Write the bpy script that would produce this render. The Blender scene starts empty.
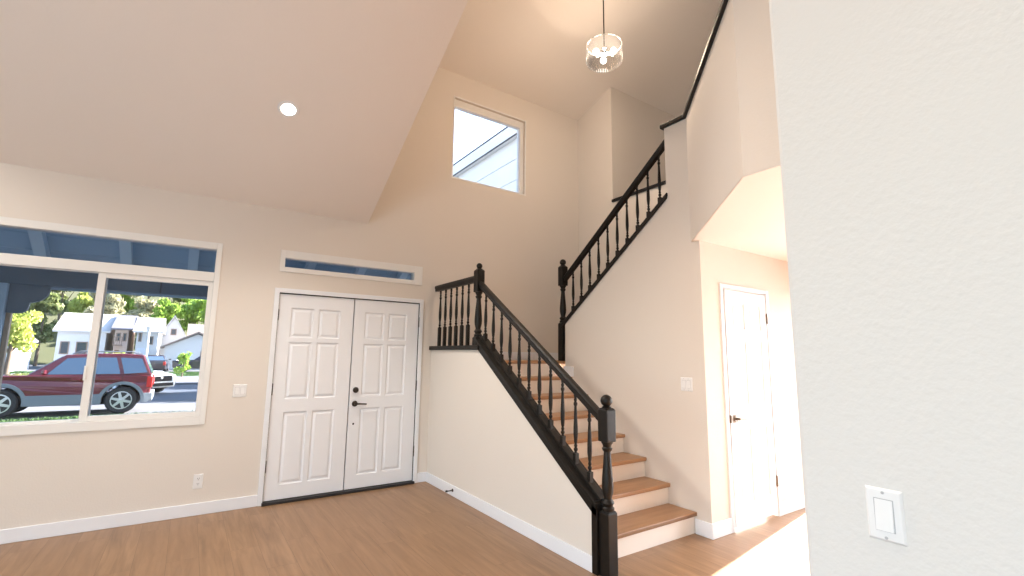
import bpy, bmesh, math, random
from mathutils import Vector, Matrix, Euler
S = bpy.context.scene
COL = S.collection
R = math.radians
rnd = random.Random(7)

# ------------------------------------------------------------------ camera
cam_d = bpy.data.cameras.new('camera'); cam = bpy.data.objects.new('camera', cam_d); COL.objects.link(cam)
F = 470.5939
cam_d.sensor_fit = 'HORIZONTAL'; cam_d.sensor_width = 36.0; cam_d.lens = F * 36.0 / 1024.0
cam_d.clip_start = 0.03; cam_d.clip_end = 600
cam.location = (0, 0, 1.449)
_yaw, _pit, _rol = R(34.1127), R(8.1668), R(0.7428)
fw = Vector((math.sin(_yaw) * math.cos(_pit), math.cos(_yaw) * math.cos(_pit), math.sin(_pit)))
rt = Vector((math.cos(_yaw), -math.sin(_yaw), 0))
up = rt.cross(fw)
r2 = rt * math.cos(_rol) + up * math.sin(_rol)
u2 = -rt * math.sin(_rol) + up * math.cos(_rol)
cam.rotation_euler = Matrix((r2, u2, -fw)).transposed().to_euler()
S.camera = cam

# ------------------------------------------------------------------ world, sun, daylight, exposure
S.view_settings.view_transform = 'Standard'; S.view_settings.look = 'None'
S.view_settings.gamma = 1.0; S.view_settings.use_curve_mapping = False
S.view_settings.exposure = 0.10
SUN_EL, SUN_DIR = R(30), (0.9894, 0.145)          # where the sun stands, seen from the house
w = bpy.data.worlds.new('sky'); S.world = w; w.use_nodes = True
wn = w.node_tree; wn.nodes.clear()
wo = wn.nodes.new('ShaderNodeOutputWorld'); wb = wn.nodes.new('ShaderNodeBackground')
sk = wn.nodes.new('ShaderNodeTexSky'); sk.sky_type = 'NISHITA'; sk.sun_disc = False
sk.sun_elevation = SUN_EL; sk.sun_rotation = math.atan2(SUN_DIR[0], SUN_DIR[1]); sk.dust_density = 2.0
wb.inputs['Strength'].default_value = 0.75
wn.links.new(sk.outputs[0], wb.inputs[0]); wn.links.new(wb.outputs[0], wo.inputs[0])

def light(name, kind, loc, energy, color=(1, 1, 1), rot=None, size=None, size_y=None, **kw):
    d = bpy.data.lights.new(name, kind); o = bpy.data.objects.new(name, d); COL.objects.link(o)
    d.energy = energy; d.color = color; o.location = loc
    if rot is not None: o.rotation_euler = rot
    if kind == 'AREA':
        d.shape = 'RECTANGLE'; d.size = size; d.size_y = size_y
    elif size is not None and kind in ('POINT', 'SPOT'): d.shadow_soft_size = size
    for k, v in kw.items(): setattr(d, k, v)
    return o
sv = Vector((SUN_DIR[0] * math.cos(SUN_EL), SUN_DIR[1] * math.cos(SUN_EL), math.sin(SUN_EL)))
sun = light('sun', 'SUN', (40, 6, 25), 45.0, (1.0, 0.88, 0.80)); sun.data.angle = R(0.6)
sun.rotation_euler = sv.to_track_quat('Z', 'Y').to_euler()
# added area lamps standing in for daylight outside the unseen side window of the living room (left of the camera) and the patio door of the hall
light('side_daylight_fill', 'AREA', (-4.5, -.75, 1.5), 165, (0.70, 0.87, 1.0), (0, R(-112), 0), 2.4, 5.4)
light('patio_daylight_fill', 'AREA', (5.7, .4, 1.15), 140, (.82, .90, 1.0), (0, R(90), 0), 2.0, 3.8)

# ------------------------------------------------------------------ materials
def mat(name, base=(.8, .8, .8), rough=.5, metal=0, spec=.5, coat=0):
    m = bpy.data.materials.new(name); m.use_nodes = True
    b = m.node_tree.nodes['Principled BSDF']
    b.inputs['Base Color'].default_value = (*base, 1); b.inputs['Roughness'].default_value = rough
    b.inputs['Metallic'].default_value = metal; b.inputs['Specular IOR Level'].default_value = spec
    b.inputs['Coat Weight'].default_value = coat
    return m
def N(m, t, **kw):
    n = m.node_tree.nodes.new(t)
    for k, v in kw.items():
        if k in n.inputs: n.inputs[k].default_value = v
        else: setattr(n, k, v)
    return n
def L(m, a, b): m.node_tree.links.new(a, b)
def coords(m, scale=(1, 1, 1), rot=(0, 0, 0)):
    t = N(m, 'ShaderNodeTexCoord'); mp = N(m, 'ShaderNodeMapping')
    mp.inputs['Scale'].default_value = scale; mp.inputs['Rotation'].default_value = rot
    L(m, t.outputs['Object'], mp.inputs[0]); return mp.outputs[0]
def bsdf(m): return m.node_tree.nodes['Principled BSDF']
def noise_mat(name, c0, c1, scale=5, rough=.6, bump=0, bscale=60, dist=.002, stretch=(1, 1, 1), spec=.5, detail=3):
    m = mat(name, c0, rough, spec=spec)
    v = coords(m, stretch)
    n = N(m, 'ShaderNodeTexNoise', Scale=scale, Detail=detail); L(m, v, n.inputs['Vector'])
    r = N(m, 'ShaderNodeMix', data_type='RGBA'); L(m, n.outputs['Fac'], r.inputs[0])
    r.inputs[6].default_value = (*c0, 1); r.inputs[7].default_value = (*c1, 1)
    L(m, r.outputs[2], bsdf(m).inputs['Base Color'])
    if bump:
        n2 = N(m, 'ShaderNodeTexNoise', Scale=bscale, Detail=2); L(m, v, n2.inputs['Vector'])
        b = N(m, 'ShaderNodeBump', Strength=bump, Distance=dist); L(m, n2.outputs['Fac'], b.inputs['Height'])
        L(m, b.outputs[0], bsdf(m).inputs['Normal'])
    return m
M = {}
M['wall'] = noise_mat('wall_paint', (.72, .665, .605), (.74, .685, .625), 1.2, .75, .30, 80, .003, spec=.25)
M['wall_daylit'] = noise_mat('daylit_wall_paint', (.70, .685, .66), (.72, .705, .68), 1.2, .75, .40, 62, .003, spec=.25)  # same wall paint made cooler, bluish daylight put into the colour
M['ceil'] = noise_mat('ceiling_paint', (.80, .75, .70), (.815, .765, .715), 1.0, .8, .3, 80, .003, spec=.2)
M['trim'] = noise_mat('white_trim_paint', (.79, .81, .85), (.82, .84, .88), 3, .4)
M['door'] = noise_mat('white_door_paint', (.80, .815, .85), (.83, .845, .88), 4, .38)
M['vinyl'] = noise_mat('white_vinyl', (.78, .77, .75), (.82, .81, .79), 3, .35)
M['plastic'] = noise_mat('white_plastic', (.80, .80, .80), (.83, .83, .83), 6, .3)
M['riser'] = noise_mat('riser_paint', (.86, .82, .76), (.88, .84, .78), 3, .5)
M['black'] = noise_mat('black_satin_paint', (.007, .006, .005), (.011, .009, .0075), 9, .42, spec=.28)
M['bronze'] = noise_mat('oil_rubbed_bronze', (.018, .013, .010), (.03, .022, .017), 20, .35)
M['darkline'] = noise_mat('dark_weatherstrip', (.012, .012, .014), (.02, .02, .022), 10, .6)
M['nickel'] = mat('brushed_nickel', (.20, .155, .12), .35, 1)
M['chrome'] = mat('chrome', (.75, .75, .76), .12, 1)
M['slot'] = mat('dark_slot', (.05, .05, .055), .5)
M['grey_gap'] = noise_mat('grey_plastic_gap', (.45, .45, .46), (.5, .5, .51), 9, .5)
def planks(name, c_a, c_b, c_dark, length=1.25, width=.19, along='y', rough=.38):
    m = mat(name, c_a, rough)
    v = coords(m, (1, 1, 1), (0, 0, R(90) if along == 'y' else 0))
    br = N(m, 'ShaderNodeTexBrick', offset=.37, offset_frequency=2)
    br.inputs['Scale'].default_value = 1; br.inputs['Brick Width'].default_value = length
    br.inputs['Row Height'].default_value = width; br.inputs['Mortar Size'].default_value = .0012
    br.inputs['Mortar Smooth'].default_value = .1; br.inputs['Bias'].default_value = 0
    br.inputs['Color1'].default_value = (0, 0, 0, 1); br.inputs['Color2'].default_value = (1, 1, 1, 1); br.inputs['Mortar'].default_value = (.5, .5, .5, 1)
    L(m, v, br.inputs['Vector'])
    sep = N(m, 'ShaderNodeSeparateColor'); L(m, br.outputs['Color'], sep.inputs[0])
    # grain stretched along the board, shifted per board
    mp = N(m, 'ShaderNodeMapping'); mp.inputs['Scale'].default_value = (1.1, 13, 13); L(m, v, mp.inputs[0])
    ad = N(m, 'ShaderNodeVectorMath', operation='ADD'); L(m, mp.outputs[0], ad.inputs[0])
    sc = N(m, 'ShaderNodeVectorMath', operation='SCALE'); sc.inputs['Scale'].default_value = 37
    L(m, br.outputs['Color'], sc.inputs[0]); L(m, sc.outputs[0], ad.inputs[1])
    g = N(m, 'ShaderNodeTexNoise', Scale=1.5, Detail=6, Roughness=.62, Distortion=.6); L(m, ad.outputs[0], g.inputs['Vector'])
    cr = N(m, 'ShaderNodeValToRGB'); cr.color_ramp.elements[0].position = .3; cr.color_ramp.elements[1].position = .68
    cr.color_ramp.elements[0].color = (*c_dark, 1); cr.color_ramp.elements[1].color = (*c_a, 1)
    L(m, g.outputs['Fac'], cr.inputs[0])
    mx = N(m, 'ShaderNodeMix', data_type='RGBA'); mx.inputs[7].default_value = (*c_b, 1)
    ml = N(m, 'ShaderNodeMath', operation='MULTIPLY'); ml.inputs[1].default_value = .45
    L(m, sep.outputs[0], ml.inputs[0]); L(m, ml.outputs[0], mx.inputs[0]); L(m, cr.outputs[0], mx.inputs[6])
    m2 = N(m, 'ShaderNodeMix', data_type='RGBA'); m2.inputs[7].default_value = tuple(x * .8 for x in c_dark) + (1,)
    L(m, br.outputs['Fac'], m2.inputs[0]); L(m, mx.outputs[2], m2.inputs[6])
    L(m, m2.outputs[2], bsdf(m).inputs['Base Color'])
    bp = N(m, 'ShaderNodeBump', Strength=.12, Distance=.002); L(m, g.outputs['Fac'], bp.inputs['Height']); L(m, bp.outputs[0], bsdf(m).inputs['Normal'])
    return m
M['floor'] = planks('oak_plank_floor', (.36, .215, .115), (.28, .162, .085), (.20, .112, .055))
M['tread'] = planks('oak_tread', (.44, .255, .135), (.38, .21, .11), (.30, .165, .082), 3.0, .6, 'x')
def glass_mat(name, tint, ior=1.45):
    m = bpy.data.materials.new(name); m.use_nodes = True; nt = m.node_tree; nt.nodes.clear()
    o = N(m, 'ShaderNodeOutputMaterial'); mx = N(m, 'ShaderNodeMixShader'); t = N(m, 'ShaderNodeBsdfTransparent'); g = N(m, 'ShaderNodeBsdfGlossy')
    fr = N(m, 'ShaderNodeFresnel'); fr.inputs['IOR'].default_value = ior
    t.inputs[0].default_value = (*tint, 1); g.inputs['Roughness'].default_value = 0.0
    L(m, fr.outputs[0], mx.inputs[0]); L(m, t.outputs[0], mx.inputs[1]); L(m, g.outputs[0], mx.inputs[2]); L(m, mx.outputs[0], o.inputs[0])
    return m
M['glass'] = glass_mat('window_glass', (.84, .87, .90), 1.3)
M['glass_clear'] = glass_mat('clear_window_glass', (.95, .95, .95), 1.3)
M['crystal'] = glass_mat('ribbed_clear_glass', (.90, .91, .92), 1.6)
_m = M['crystal']; _mx = [n for n in _m.node_tree.nodes if n.type == 'MIX_SHADER'][0]; _o = [n for n in _m.node_tree.nodes if n.type == 'OUTPUT_MATERIAL'][0]
_t = N(_m, 'ShaderNodeBsdfTranslucent'); _t.inputs[0].default_value = (.9, .92, .95, 1); _m2 = N(_m, 'ShaderNodeMixShader'); _m2.inputs[0].default_value = .04
L(_m, _mx.outputs[0], _m2.inputs[1]); L(_m, _t.outputs[0], _m2.inputs[2]); L(_m, _m2.outputs[0], _o.inputs[0])
def emit(name, color, s):
    m = bpy.data.materials.new(name); m.use_nodes = True; nt = m.node_tree; nt.nodes.clear()
    o = N(m, 'ShaderNodeOutputMaterial'); e = N(m, 'ShaderNodeEmission'); e.inputs[0].default_value = (*color, 1); e.inputs[1].default_value = s
    L(m, e.outputs[0], o.inputs[0]); return m
M['bulb'] = emit('frosted_bulb', (1, .94, .86), 5)
M['lens'] = emit('downlight_lens', (1, .94, .86), 14)

# ------------------------------------------------------------------ mesh building
class MB:
    def __init__(s): s.v = []; s.f = []
    def add(s, vs, fs):
        n = len(s.v); s.v += [tuple(p) for p in vs]; s.f += [tuple(i + n for i in f) for f in fs]
    def quad(s, a, b, c, d): s.add([a, b, c, d], [(0, 1, 2, 3)])
    def box(s, x0, x1, y0, y1, z0, z1):
        s.add([(x0, y0, z0), (x1, y0, z0), (x1, y1, z0), (x0, y1, z0), (x0, y0, z1), (x1, y0, z1), (x1, y1, z1), (x0, y1, z1)],
              [(3, 2, 1, 0), (4, 5, 6, 7), (0, 1, 5, 4), (1, 2, 6, 5), (2, 3, 7, 6), (3, 0, 4, 7)]); return s
    def loft(s, ra, rb):
        n = len(ra); s.add(list(ra) + list(rb), [tuple(range(n))[::-1], tuple(range(n, 2 * n))] + [(i, (i + 1) % n, n + (i + 1) % n, n + i) for i in range(n)]); return s
    def prism(s, poly, axis, a, b):
        f = {'x': lambda p, t: (t, p[0], p[1]), 'y': lambda p, t: (p[0], t, p[1]), 'z': lambda p, t: (p[0], p[1], t)}[axis]
        return s.loft([f(p, a) for p in poly], [f(p, b) for p in poly])
    def lathe(s, prof, c=(0, 0, 0), seg=16, axis='z', caps=True):
        n = len(prof); vs = []
        for r, h in prof:
            for k in range(seg):
                a = 2 * math.pi * k / seg; p = (r * math.cos(a), r * math.sin(a), h)
                if axis == 'x': p = (p[2], p[0], p[1])
                elif axis == 'y': p = (p[1], p[2], p[0])
                vs.append((p[0] + c[0], p[1] + c[1], p[2] + c[2]))
        fs = [(j * seg + k, j * seg + (k + 1) % seg, (j + 1) * seg + (k + 1) % seg, (j + 1) * seg + k) for j in range(n - 1) for k in range(seg)]
        if caps: fs += [tuple(range(seg))[::-1], tuple(range((n - 1) * seg, n * seg))]
        s.add(vs, fs); return s
    def ball(s, c, r, seg=14, rings=8, sq=(1, 1, 1)):
        pr = [(max(r * math.sin(math.pi * i / rings), 1e-4) , -r * math.cos(math.pi * i / rings)) for i in range(rings + 1)]
        vs0 = len(s.v); s.lathe(pr, (0, 0, 0), seg)
        for i in range(vs0, len(s.v)):
            x, y, z = s.v[i]; s.v[i] = (c[0] + x * sq[0], c[1] + y * sq[1], c[2] + z * sq[2])
        return s
    def tube(s, pts, r, seg=8):
        pts = [Vector(p) for p in pts]; rings = []
        for i, p in enumerate(pts):
            d = (pts[min(i + 1, len(pts) - 1)] - pts[max(i - 1, 0)]).normalized()
            u = d.cross(Vector((0, 0, 1)) if abs(d.z) < .9 else Vector((1, 0, 0))).normalized(); v = d.cross(u)
            rr = r[i] if isinstance(r, (list, tuple)) else r
            rings.append([p + u * rr * math.cos(2 * math.pi * k / seg) + v * rr * math.sin(2 * math.pi * k / seg) for k in range(seg)])
        n = len(rings); s.add([q for g in rings for q in g],
            [(j * seg + k, j * seg + (k + 1) % seg, (j + 1) * seg + (k + 1) % seg, (j + 1) * seg + k) for j in range(n - 1) for k in range(seg)] + [tuple(range(seg))[::-1], tuple(range((n - 1) * seg, n * seg))])
        return s
    def build(s, name, m, parent=None, bevel=0, smooth=0, local=False, segs=2):
        me = bpy.data.meshes.new(name); off = Vector((0, 0, 0))
        if parent is not None and not local:
            q = parent
            while q: off += q.location; q = q.parent
        me.from_pydata([tuple(Vector(p) - off) for p in s.v], [], s.f); me.update()
        b = bmesh.new(); b.from_mesh(me); bmesh.ops.recalc_face_normals(b, faces=b.faces); b.to_mesh(me); b.free()
        me.materials.append(m); o = bpy.data.objects.new(name, me); COL.objects.link(o)
        if parent is not None: o.parent = parent
        if smooth:
            for p in me.polygons: p.use_smooth = True
            me.set_sharp_from_angle(angle=R(smooth))
        if bevel:
            bv = o.modifiers.new('bevel', 'BEVEL'); bv.width = bevel; bv.segments = segs; bv.limit_method = 'ANGLE'; bv.angle_limit = R(40)
        return o
def box(name, m, x0, x1, y0, y1, z0, z1, parent=None, bevel=0, **k): return MB().box(x0, x1, y0, y1, z0, z1).build(name, m, parent, bevel, **k)
def tag(o, label=None, cat=None, group=None, kind=None):
    for k, v in (('label', label), ('category', cat), ('group', group), ('kind', kind)):
        if v: o[k] = v
    return o
def empty(name, loc=(0, 0, 0), rz=0):
    o = bpy.data.objects.new(name, None); COL.objects.link(o); o.location = loc; o.rotation_euler.z = rz; o.empty_display_size = .1
    return o
def st(o): o['kind'] = 'structure'; return o
def copy_tree(o, parent=None):
    c = o.copy(); COL.objects.link(c)
    if parent is not None: c.parent = parent
    for ch in list(o.children): copy_tree(ch, c)
    return c
def wall_holes(xs0, xs1, zs0, zs1, holes, y0, y1):
    """a wall in the XZ plane from y0 (room face) to y1 with rectangular openings (x0,x1,z0,z1)"""
    xs = sorted({xs0, xs1, *[h[0] for h in holes], *[h[1] for h in holes]}); zs = sorted({zs0, zs1, *[h[2] for h in holes], *[h[3] for h in holes]})
    solid = lambda i, j: 0 <= i < len(xs) - 1 and 0 <= j < len(zs) - 1 and not any(h[0] < (xs[i] + xs[i + 1]) / 2 < h[1] and h[2] < (zs[j] + zs[j + 1]) / 2 < h[3] for h in holes)
    m = MB()
    for i in range(len(xs) - 1):
        for j in range(len(zs) - 1):
            if not solid(i, j): continue
            a, b, c, d = xs[i], xs[i + 1], zs[j], zs[j + 1]
            for y in (y0, y1): m.quad((a, y, c), (b, y, c), (b, y, d), (a, y, d))
            if not solid(i - 1, j): m.quad((a, y0, c), (a, y1, c), (a, y1, d), (a, y0, d))
            if not solid(i + 1, j): m.quad((b, y0, c), (b, y1, c), (b, y1, d), (b, y0, d))
            if not solid(i, j - 1): m.quad((a, y0, c), (b, y0, c), (b, y1, c), (a, y1, c))
            if not solid(i, j + 1): m.quad((a, y0, d), (b, y0, d), (b, y1, d), (a, y1, d))
    b = m
    return b
def weld(o):
    b = bmesh.new(); b.from_mesh(o.data); bmesh.ops.remove_doubles(b, verts=b.verts, dist=1e-5); bmesh.ops.recalc_face_normals(b, faces=b.faces); b.to_mesh(o.data); b.free(); return o

# ------------------------------------------------------------------ the room shell
D, X0, X1, X2, YD, YE = 5.262, 2.401, 3.637, 4.791, 2.43, 4.544
HC, F2, TOP = 2.477, 2.78, 3.66                        # hall ceiling, upper floor, top of the loft half wall
st(box('floor', M['floor'], -4.3, 5.6, -4.7, D + .02, -.08, 0))
st(weld(wall_holes(-4.3, 4.95, -.3, 6.6, [(-1.50, .175, .80, 2.48), (.70, 2.24, 0, 2.065), (.705, 2.235, 2.29, 2.485), (2.605, 3.765, 3.72, 4.84)], D, D + .15).build('wall_back', M['wall'])))
b = MB(); b.box(-4.42, -4.3, 2.1, D + .15, -.1, 6.4); b.box(-4.42, -4.3, -4.7, -3.6, -.1, 6.4); b.box(-4.42, -4.3, -3.6, 2.1, -.1, .25); b.box(-4.42, -4.3, -3.6, 2.1, 2.75, 6.4)
st(b.build('wall_left', M['wall']))
st(box('wall_rear', M['wall'], -4.42, 5.6, -4.7, -4.58, -.1, 6.4))
SL = .5577
yk = 2.0; zk = 2.922 + SL * (5.262 - yk)
st(MB().prism([(D, 2.922), (yk, zk), (-4.6, zk), (-4.6, zk + .25), (yk - .1, zk + .25), (D, 3.17)], 'x', -4.35, 1.561).build('ceiling', M['ceil']))
ys = 1.5; zs_ = 5.174 + .305 * (5.262 - ys)
st(MB().prism([(D + .1, 5.144), (ys, zs_), (-4.6, zs_), (-4.6, zs_ + .2), (ys, zs_ + .2), (D + .1, 5.35)], 'x', 1.45, 6.5).build('ceiling_stairwell', M['ceil']))
st(MB().prism([(D, 3.10), (yk - .1, zk + .19), (-4.6, zk + .19), (-4.6, 6.5), (ys, 6.5), (D, 5.4)], 'x', 1.45, 1.56).build('wall_upper_side', M['wall']))
st(box('wall_near', M['wall_daylit'], 1.33, 1.45, -4.6, .628, 0, zk + .1, bevel=.012))
# lower right hall
st(MB().prism([(-4.7, 0), (-1.6, 0), (-1.6, 2.1), (YD, 2.1), (YD, HC), (-4.7, HC)], 'x', 5.45, 5.50).build('wall_right', M['wall']))
dw = wall_holes(X1 + .11, 5.50, 0, HC + .02, [(3.94, 4.68, 0, 2.09)], YD, YD + .11)
st(weld(dw.build('wall_hall', M['wall'], bevel=0)))
st(box('ceiling_hall', M['ceil'], 2.533, 5.45, -4.6, 1.36, HC, F2))
st(MB().prism([(X1 + .004, 2.506), (2.534, 1.392), (2.534, 1.36), (5.45, 1.36), (5.45, YD), (X1 + .11, YD), (X1 + .004, YD)], 'z', HC, F2).build('ceiling_landing', M['ceil']))
st(box('floor_upper', M['floor'], X2, 6.4, 2.51, YE, HC, F2))
st(box('wall_loft_right', M['wall'], 5.45, 5.58, -4.6, 2.5, F2, 6.45))
st(box('wall_upper_right', M['wall'], 6.35, 6.45, 2.4, YE + .1, HC, 6.3))
st(box('wall_upper_end', M['wall'], 5.58, 6.4, 2.40, 2.5, HC, 6.3))
# sliding patio door in the right wall (out of the photo, the hall's daylight comes through it)
d3 = st(empty('door_3', (5.475, .41, 0)))
b = MB()
for ya, yb, za, zb in ((2.41, YD, 0, 2.1), (-1.6, -1.56, 0, 2.1), (-1.56, 2.41, 2.06, 2.1), (-1.56, 2.41, 0, .03), (.37, .45, .03, 2.06)): b.box(5.455, 5.495, ya, yb, za, zb)
b.build('door_frame', M['vinyl'], d3, .003)
for ya, yb in ((-1.56, .37), (.45, 2.41)): box('pane', M['glass_clear'], 5.472, 5.477, ya, yb, .03, 2.06, d3)
# beside the stairs
st(MB().prism([(YD, 0), (4.242, 0), (4.242, 1.83), (2.76, 2.952), (2.76, TOP), (2.512, TOP), (2.512, HC), (YD, HC)], 'x', X1, X1 + .11).build('wall_stair', M['wall']))
loft = [(X1, 2.514), (2.53, 1.393), (2.53, -4.6), (2.64, -4.6), (2.64, 1.347), (X1 + .11, 2.468), (X1 + .11, 2.514)]
st(MB().prism(loft, 'z', HC + .004, TOP).build('wall_loft', M['wall']))
st(MB().prism([(YE, 1.2), (D + .01, 1.2), (D + .01, 6.4), (YE, 6.4)], 'x', X2, X2 + .1).build('wall_stair_right', M['wall']))
st(MB().prism([(2.47, 1.2), (YE, 1.2), (YE, 3.62), (2.47, 3.62)], 'x', X2, X2 + .1).build('wall_half', M['wall']))
st(box('wall_upper_hall', M['wall'], X2 + .1, 6.4, YE, YE + .1, 1.2, 6.4))
st(MB().prism([(2.47, 0), (D + .01, 0), (D + .01, 1.50), (4.15, 1.50), (2.47, .42)], 'x', X0, X0 + .11).build('wall_knee', M['wall']))

# caps on the half walls (black)
def ring_prism(pts, off):                                     # widen the open run of a wall top
    return pts
cap = [(X1 - .03, 2.79), (X1 - .03, 2.527), (2.50, 1.405), (2.50, -4.6), (2.67, -4.6), (2.67, 1.335), (X1 + .14, 2.456), (X1 + .14, 2.79)]
st(MB().prism(cap, 'z', TOP, TOP + .04).build('trim_1', M['black'], bevel=.006))
st(box('trim_2', M['black'], X2 - .03, X2 + .13, 2.47, YE - .0, 3.62, 3.66, bevel=.006))

# baseboards
def baseboard(name, x0, x1, y0, y1, z0=0, h=.105):
    t = MB(); 
    return st(box(name, M['trim'], x0, x1, y0, y1, z0, z0 + h, bevel=.004))
baseboard('baseboard_back', -4.3, .663, D - .014, D)
baseboard('baseboard_back_right', 2.279, X0, D - .014, D)
baseboard('baseboard_knee', X0 - .014, X0, 2.515, D - .014)
baseboard('baseboard_stair', X1 - .014, X1, YD - .014, 2.578, 0, .12)
baseboard('baseboard_hall', X1, 3.915, YD - .014, YD, 0, .12)
baseboard('baseboard_hall_right', 4.725, 5.45, YD - .014, YD, 0, .12)
baseboard('baseboard_landing', X0 + .11, X2, D - .014, D, 1.392, .105)
st(box('trim_3', M['trim'], X1 - .014, X1, 4.09, 4.262, 1.22, 1.335, bevel=.006))

# ------------------------------------------------------------------ windows
def frame(name, m, x0, x1, z0, z1, y0, y1, wl, wr, wb, wt, parent, bevel=.003):
    b = MB(); b.box(x0, x0 + wl, y0, y1, z0, z1); b.box(x1 - wr, x1, y0, y1, z0, z1); b.box(x0 + wl, x1 - wr, y0, y1, z0, z0 + wb); b.box(x0 + wl, x1 - wr, y0, y1, z1 - wt, z1)
    return b.build(name, m, parent, bevel)
w1 = st(empty('window_1', (-.66, D, .80)))
fr = frame('window_frame', M['vinyl'], -1.52, .178, .79, 2.485, D - .012, D + .11, .045, .045, .075, .065, w1)
box('transom_bar', M['vinyl'], -1.48, .14, D - .006, D + .09, 2.11, 2.197, w1, .003)
sf = frame('sliding_sash', M['vinyl'], -.70, .137, .866, 2.112, D + .008, D + .05, .052, .042, .042, .045, w1)
box('sash_latch', M['vinyl'], -.706, -.69, D - .004, D + .014, 1.20, 1.32, sf, .002)
box('pane', M['glass'], -.65, .10, D + .026, D + .031, .905, 2.07, w1)
ff = frame('fixed_sash', M['vinyl'], -1.48, -.64, .862, 2.112, D + .055, D + .09, .03, .045, .022, .006, w1)
box('pane', M['glass'], -1.46, -.66, D + .068, D + .073, .88, 2.11, w1)
box('pane', M['glass'], -1.48, .135, D + .045, D + .05, 2.19, 2.425, w1)
w2 = st(empty('window_2', (1.47, D, 2.28)))
frame('window_frame', M['vinyl'], .69, 2.25, 2.272, 2.497, D - .012, D + .10, .045, .105, .05, .08, w2)
box('pane', M['glass'], .72, 2.16, D + .04, D + .045, 2.315, 2.43, w2)
w3 = st(empty('window_3', (3.18, D, 3.72)))
frame('window_frame', M['vinyl'], 2.595, 3.775, 3.71, 4.85, D - .008, D + .004, .018, .018, .018, .018, w3)
frame('window_sash', M['vinyl'], 2.605, 3.765, 3.72, 4.84, D + .05, D + .13, .03, .06, .035, .10, w3)
box('pane', M['glass_clear'], 2.62, 3.73, D + .09, D + .095, 3.74, 4.80, w3)

# ------------------------------------------------------------------ panelled doors
def panel_leaf(wd, h, t, panels, raised=True):
    """door leaf in local coordinates: x 0..wd, z 0..h, room face at y=0, back at y=t"""
    xs = sorted({0, wd, *[p[0] for p in panels], *[p[1] for p in panels]}); zs = sorted({0, h, *[p[2] for p in panels], *[p[3] for p in panels]})
    m = MB()
    inside = lambda x, z: any(p[0] < x < p[1] and p[2] < z < p[3] for p in panels)
    for i in range(len(xs) - 1):
        for j in range(len(zs) - 1):
            if not inside((xs[i] + xs[i + 1]) / 2, (zs[j] + zs[j + 1]) / 2):
                m.quad((xs[i], 0, zs[j]), (xs[i + 1], 0, zs[j]), (xs[i + 1], 0, zs[j + 1]), (xs[i], 0, zs[j + 1]))
    for x0, x1, z0, z1 in panels:
        prev = None
        for ins, dep in ((0, 0), (.006, .011), (.017, .013), (.040, .003), (.046, .003)):
            ring = [(x0 + ins, dep, z0 + ins), (x1 - ins, dep, z0 + ins), (x1 - ins, dep, z1 - ins), (x0 + ins, dep, z1 - ins)]
            if prev:
                for k in range(4): m.quad(prev[k], prev[(k + 1) % 4], ring[(k + 1) % 4], ring[k])
            prev = ring
        m.quad(*prev)
    m.quad((0, t, 0), (wd, t, 0), (wd, t, h), (0, t, h))
    for a, b in (((0, 0), (wd, 0)), ((wd, 0), (wd, h)), ((wd, h), (0, h)), ((0, h), (0, 0))):
        m.quad((a[0], 0, a[1]), (b[0], 0, b[1]), (b[0], t, b[1]), (a[0], t, a[1]))
    return m
def leaf_obj(name, m, parent, *a):
    b = panel_leaf(*a); o = b.build(name, m, parent, local=True); weld(o); return o
d1 = st(empty('door_1', (1.47, D, 0)))
c = MB(); c.box(.663, .708, D - .016, D + .01, 0, 2.10); c.box(2.233, 2.278, D - .016, D + .01, 0, 2.10); c.box(.708, 2.233, D - .016, D + .01, 2.055, 2.10)
c.build('casing', M['trim'], d1, .003)
j = MB(); j.box(.700, .712, D + .0, D + .14, 0, 2.06); j.box(2.229, 2.24, D, D + .14, 0, 2.06); j.box(.70, 2.24, D, D + .14, 2.05, 2.065); j.box(.71, 2.23, D + .055, D + .14, .02, 2.055)
j.build('jamb', M['darkline'], d1)
box('threshold', M['darkline'], .70, 2.24, D - .045, D + .12, 0, .026, d1, .003)
PX = [(.118, .118 + .222), (.388, .388 + .222)]
PZ = [(.165, .86), (.985, 1.555), (1.60, 1.905)]
PANELS = [(a, b, c0 - .03, c1 - .03) for a, b in PX for c0, c1 in PZ]
lv = []
for x0, wd in ((.714, .748), (1.474, .752)):
    o = leaf_obj('door_leaf', M['door'], d1, wd, 2.012, .045, PANELS); o.location = (x0 - 1.47, .008, .032); lv.append(o)
def hinge(parent, x, y, z, h=.105, m=None):
    b = MB(); b.lathe([(.0075, 0), (.0075, h)], (x, y, z), 10); b.box(x - .008, x + .008, y + .002, y + .006, z, z + h); b.lathe([(.004, -.006), (.006, -.003), (.006, 0)], (x, y, z), 8); b.lathe([(.006, 0), (.006, .003), (.003, .007)], (x, y, z + h), 8)
    return b.build('hinge', m or M['bronze'], parent, smooth=40, local=True)
for z in (.30, 1.035, 1.775):
    hinge(lv[0], -.004, -.012, z - .032); hinge(lv[1], .757, -.012, z - .032)
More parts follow.
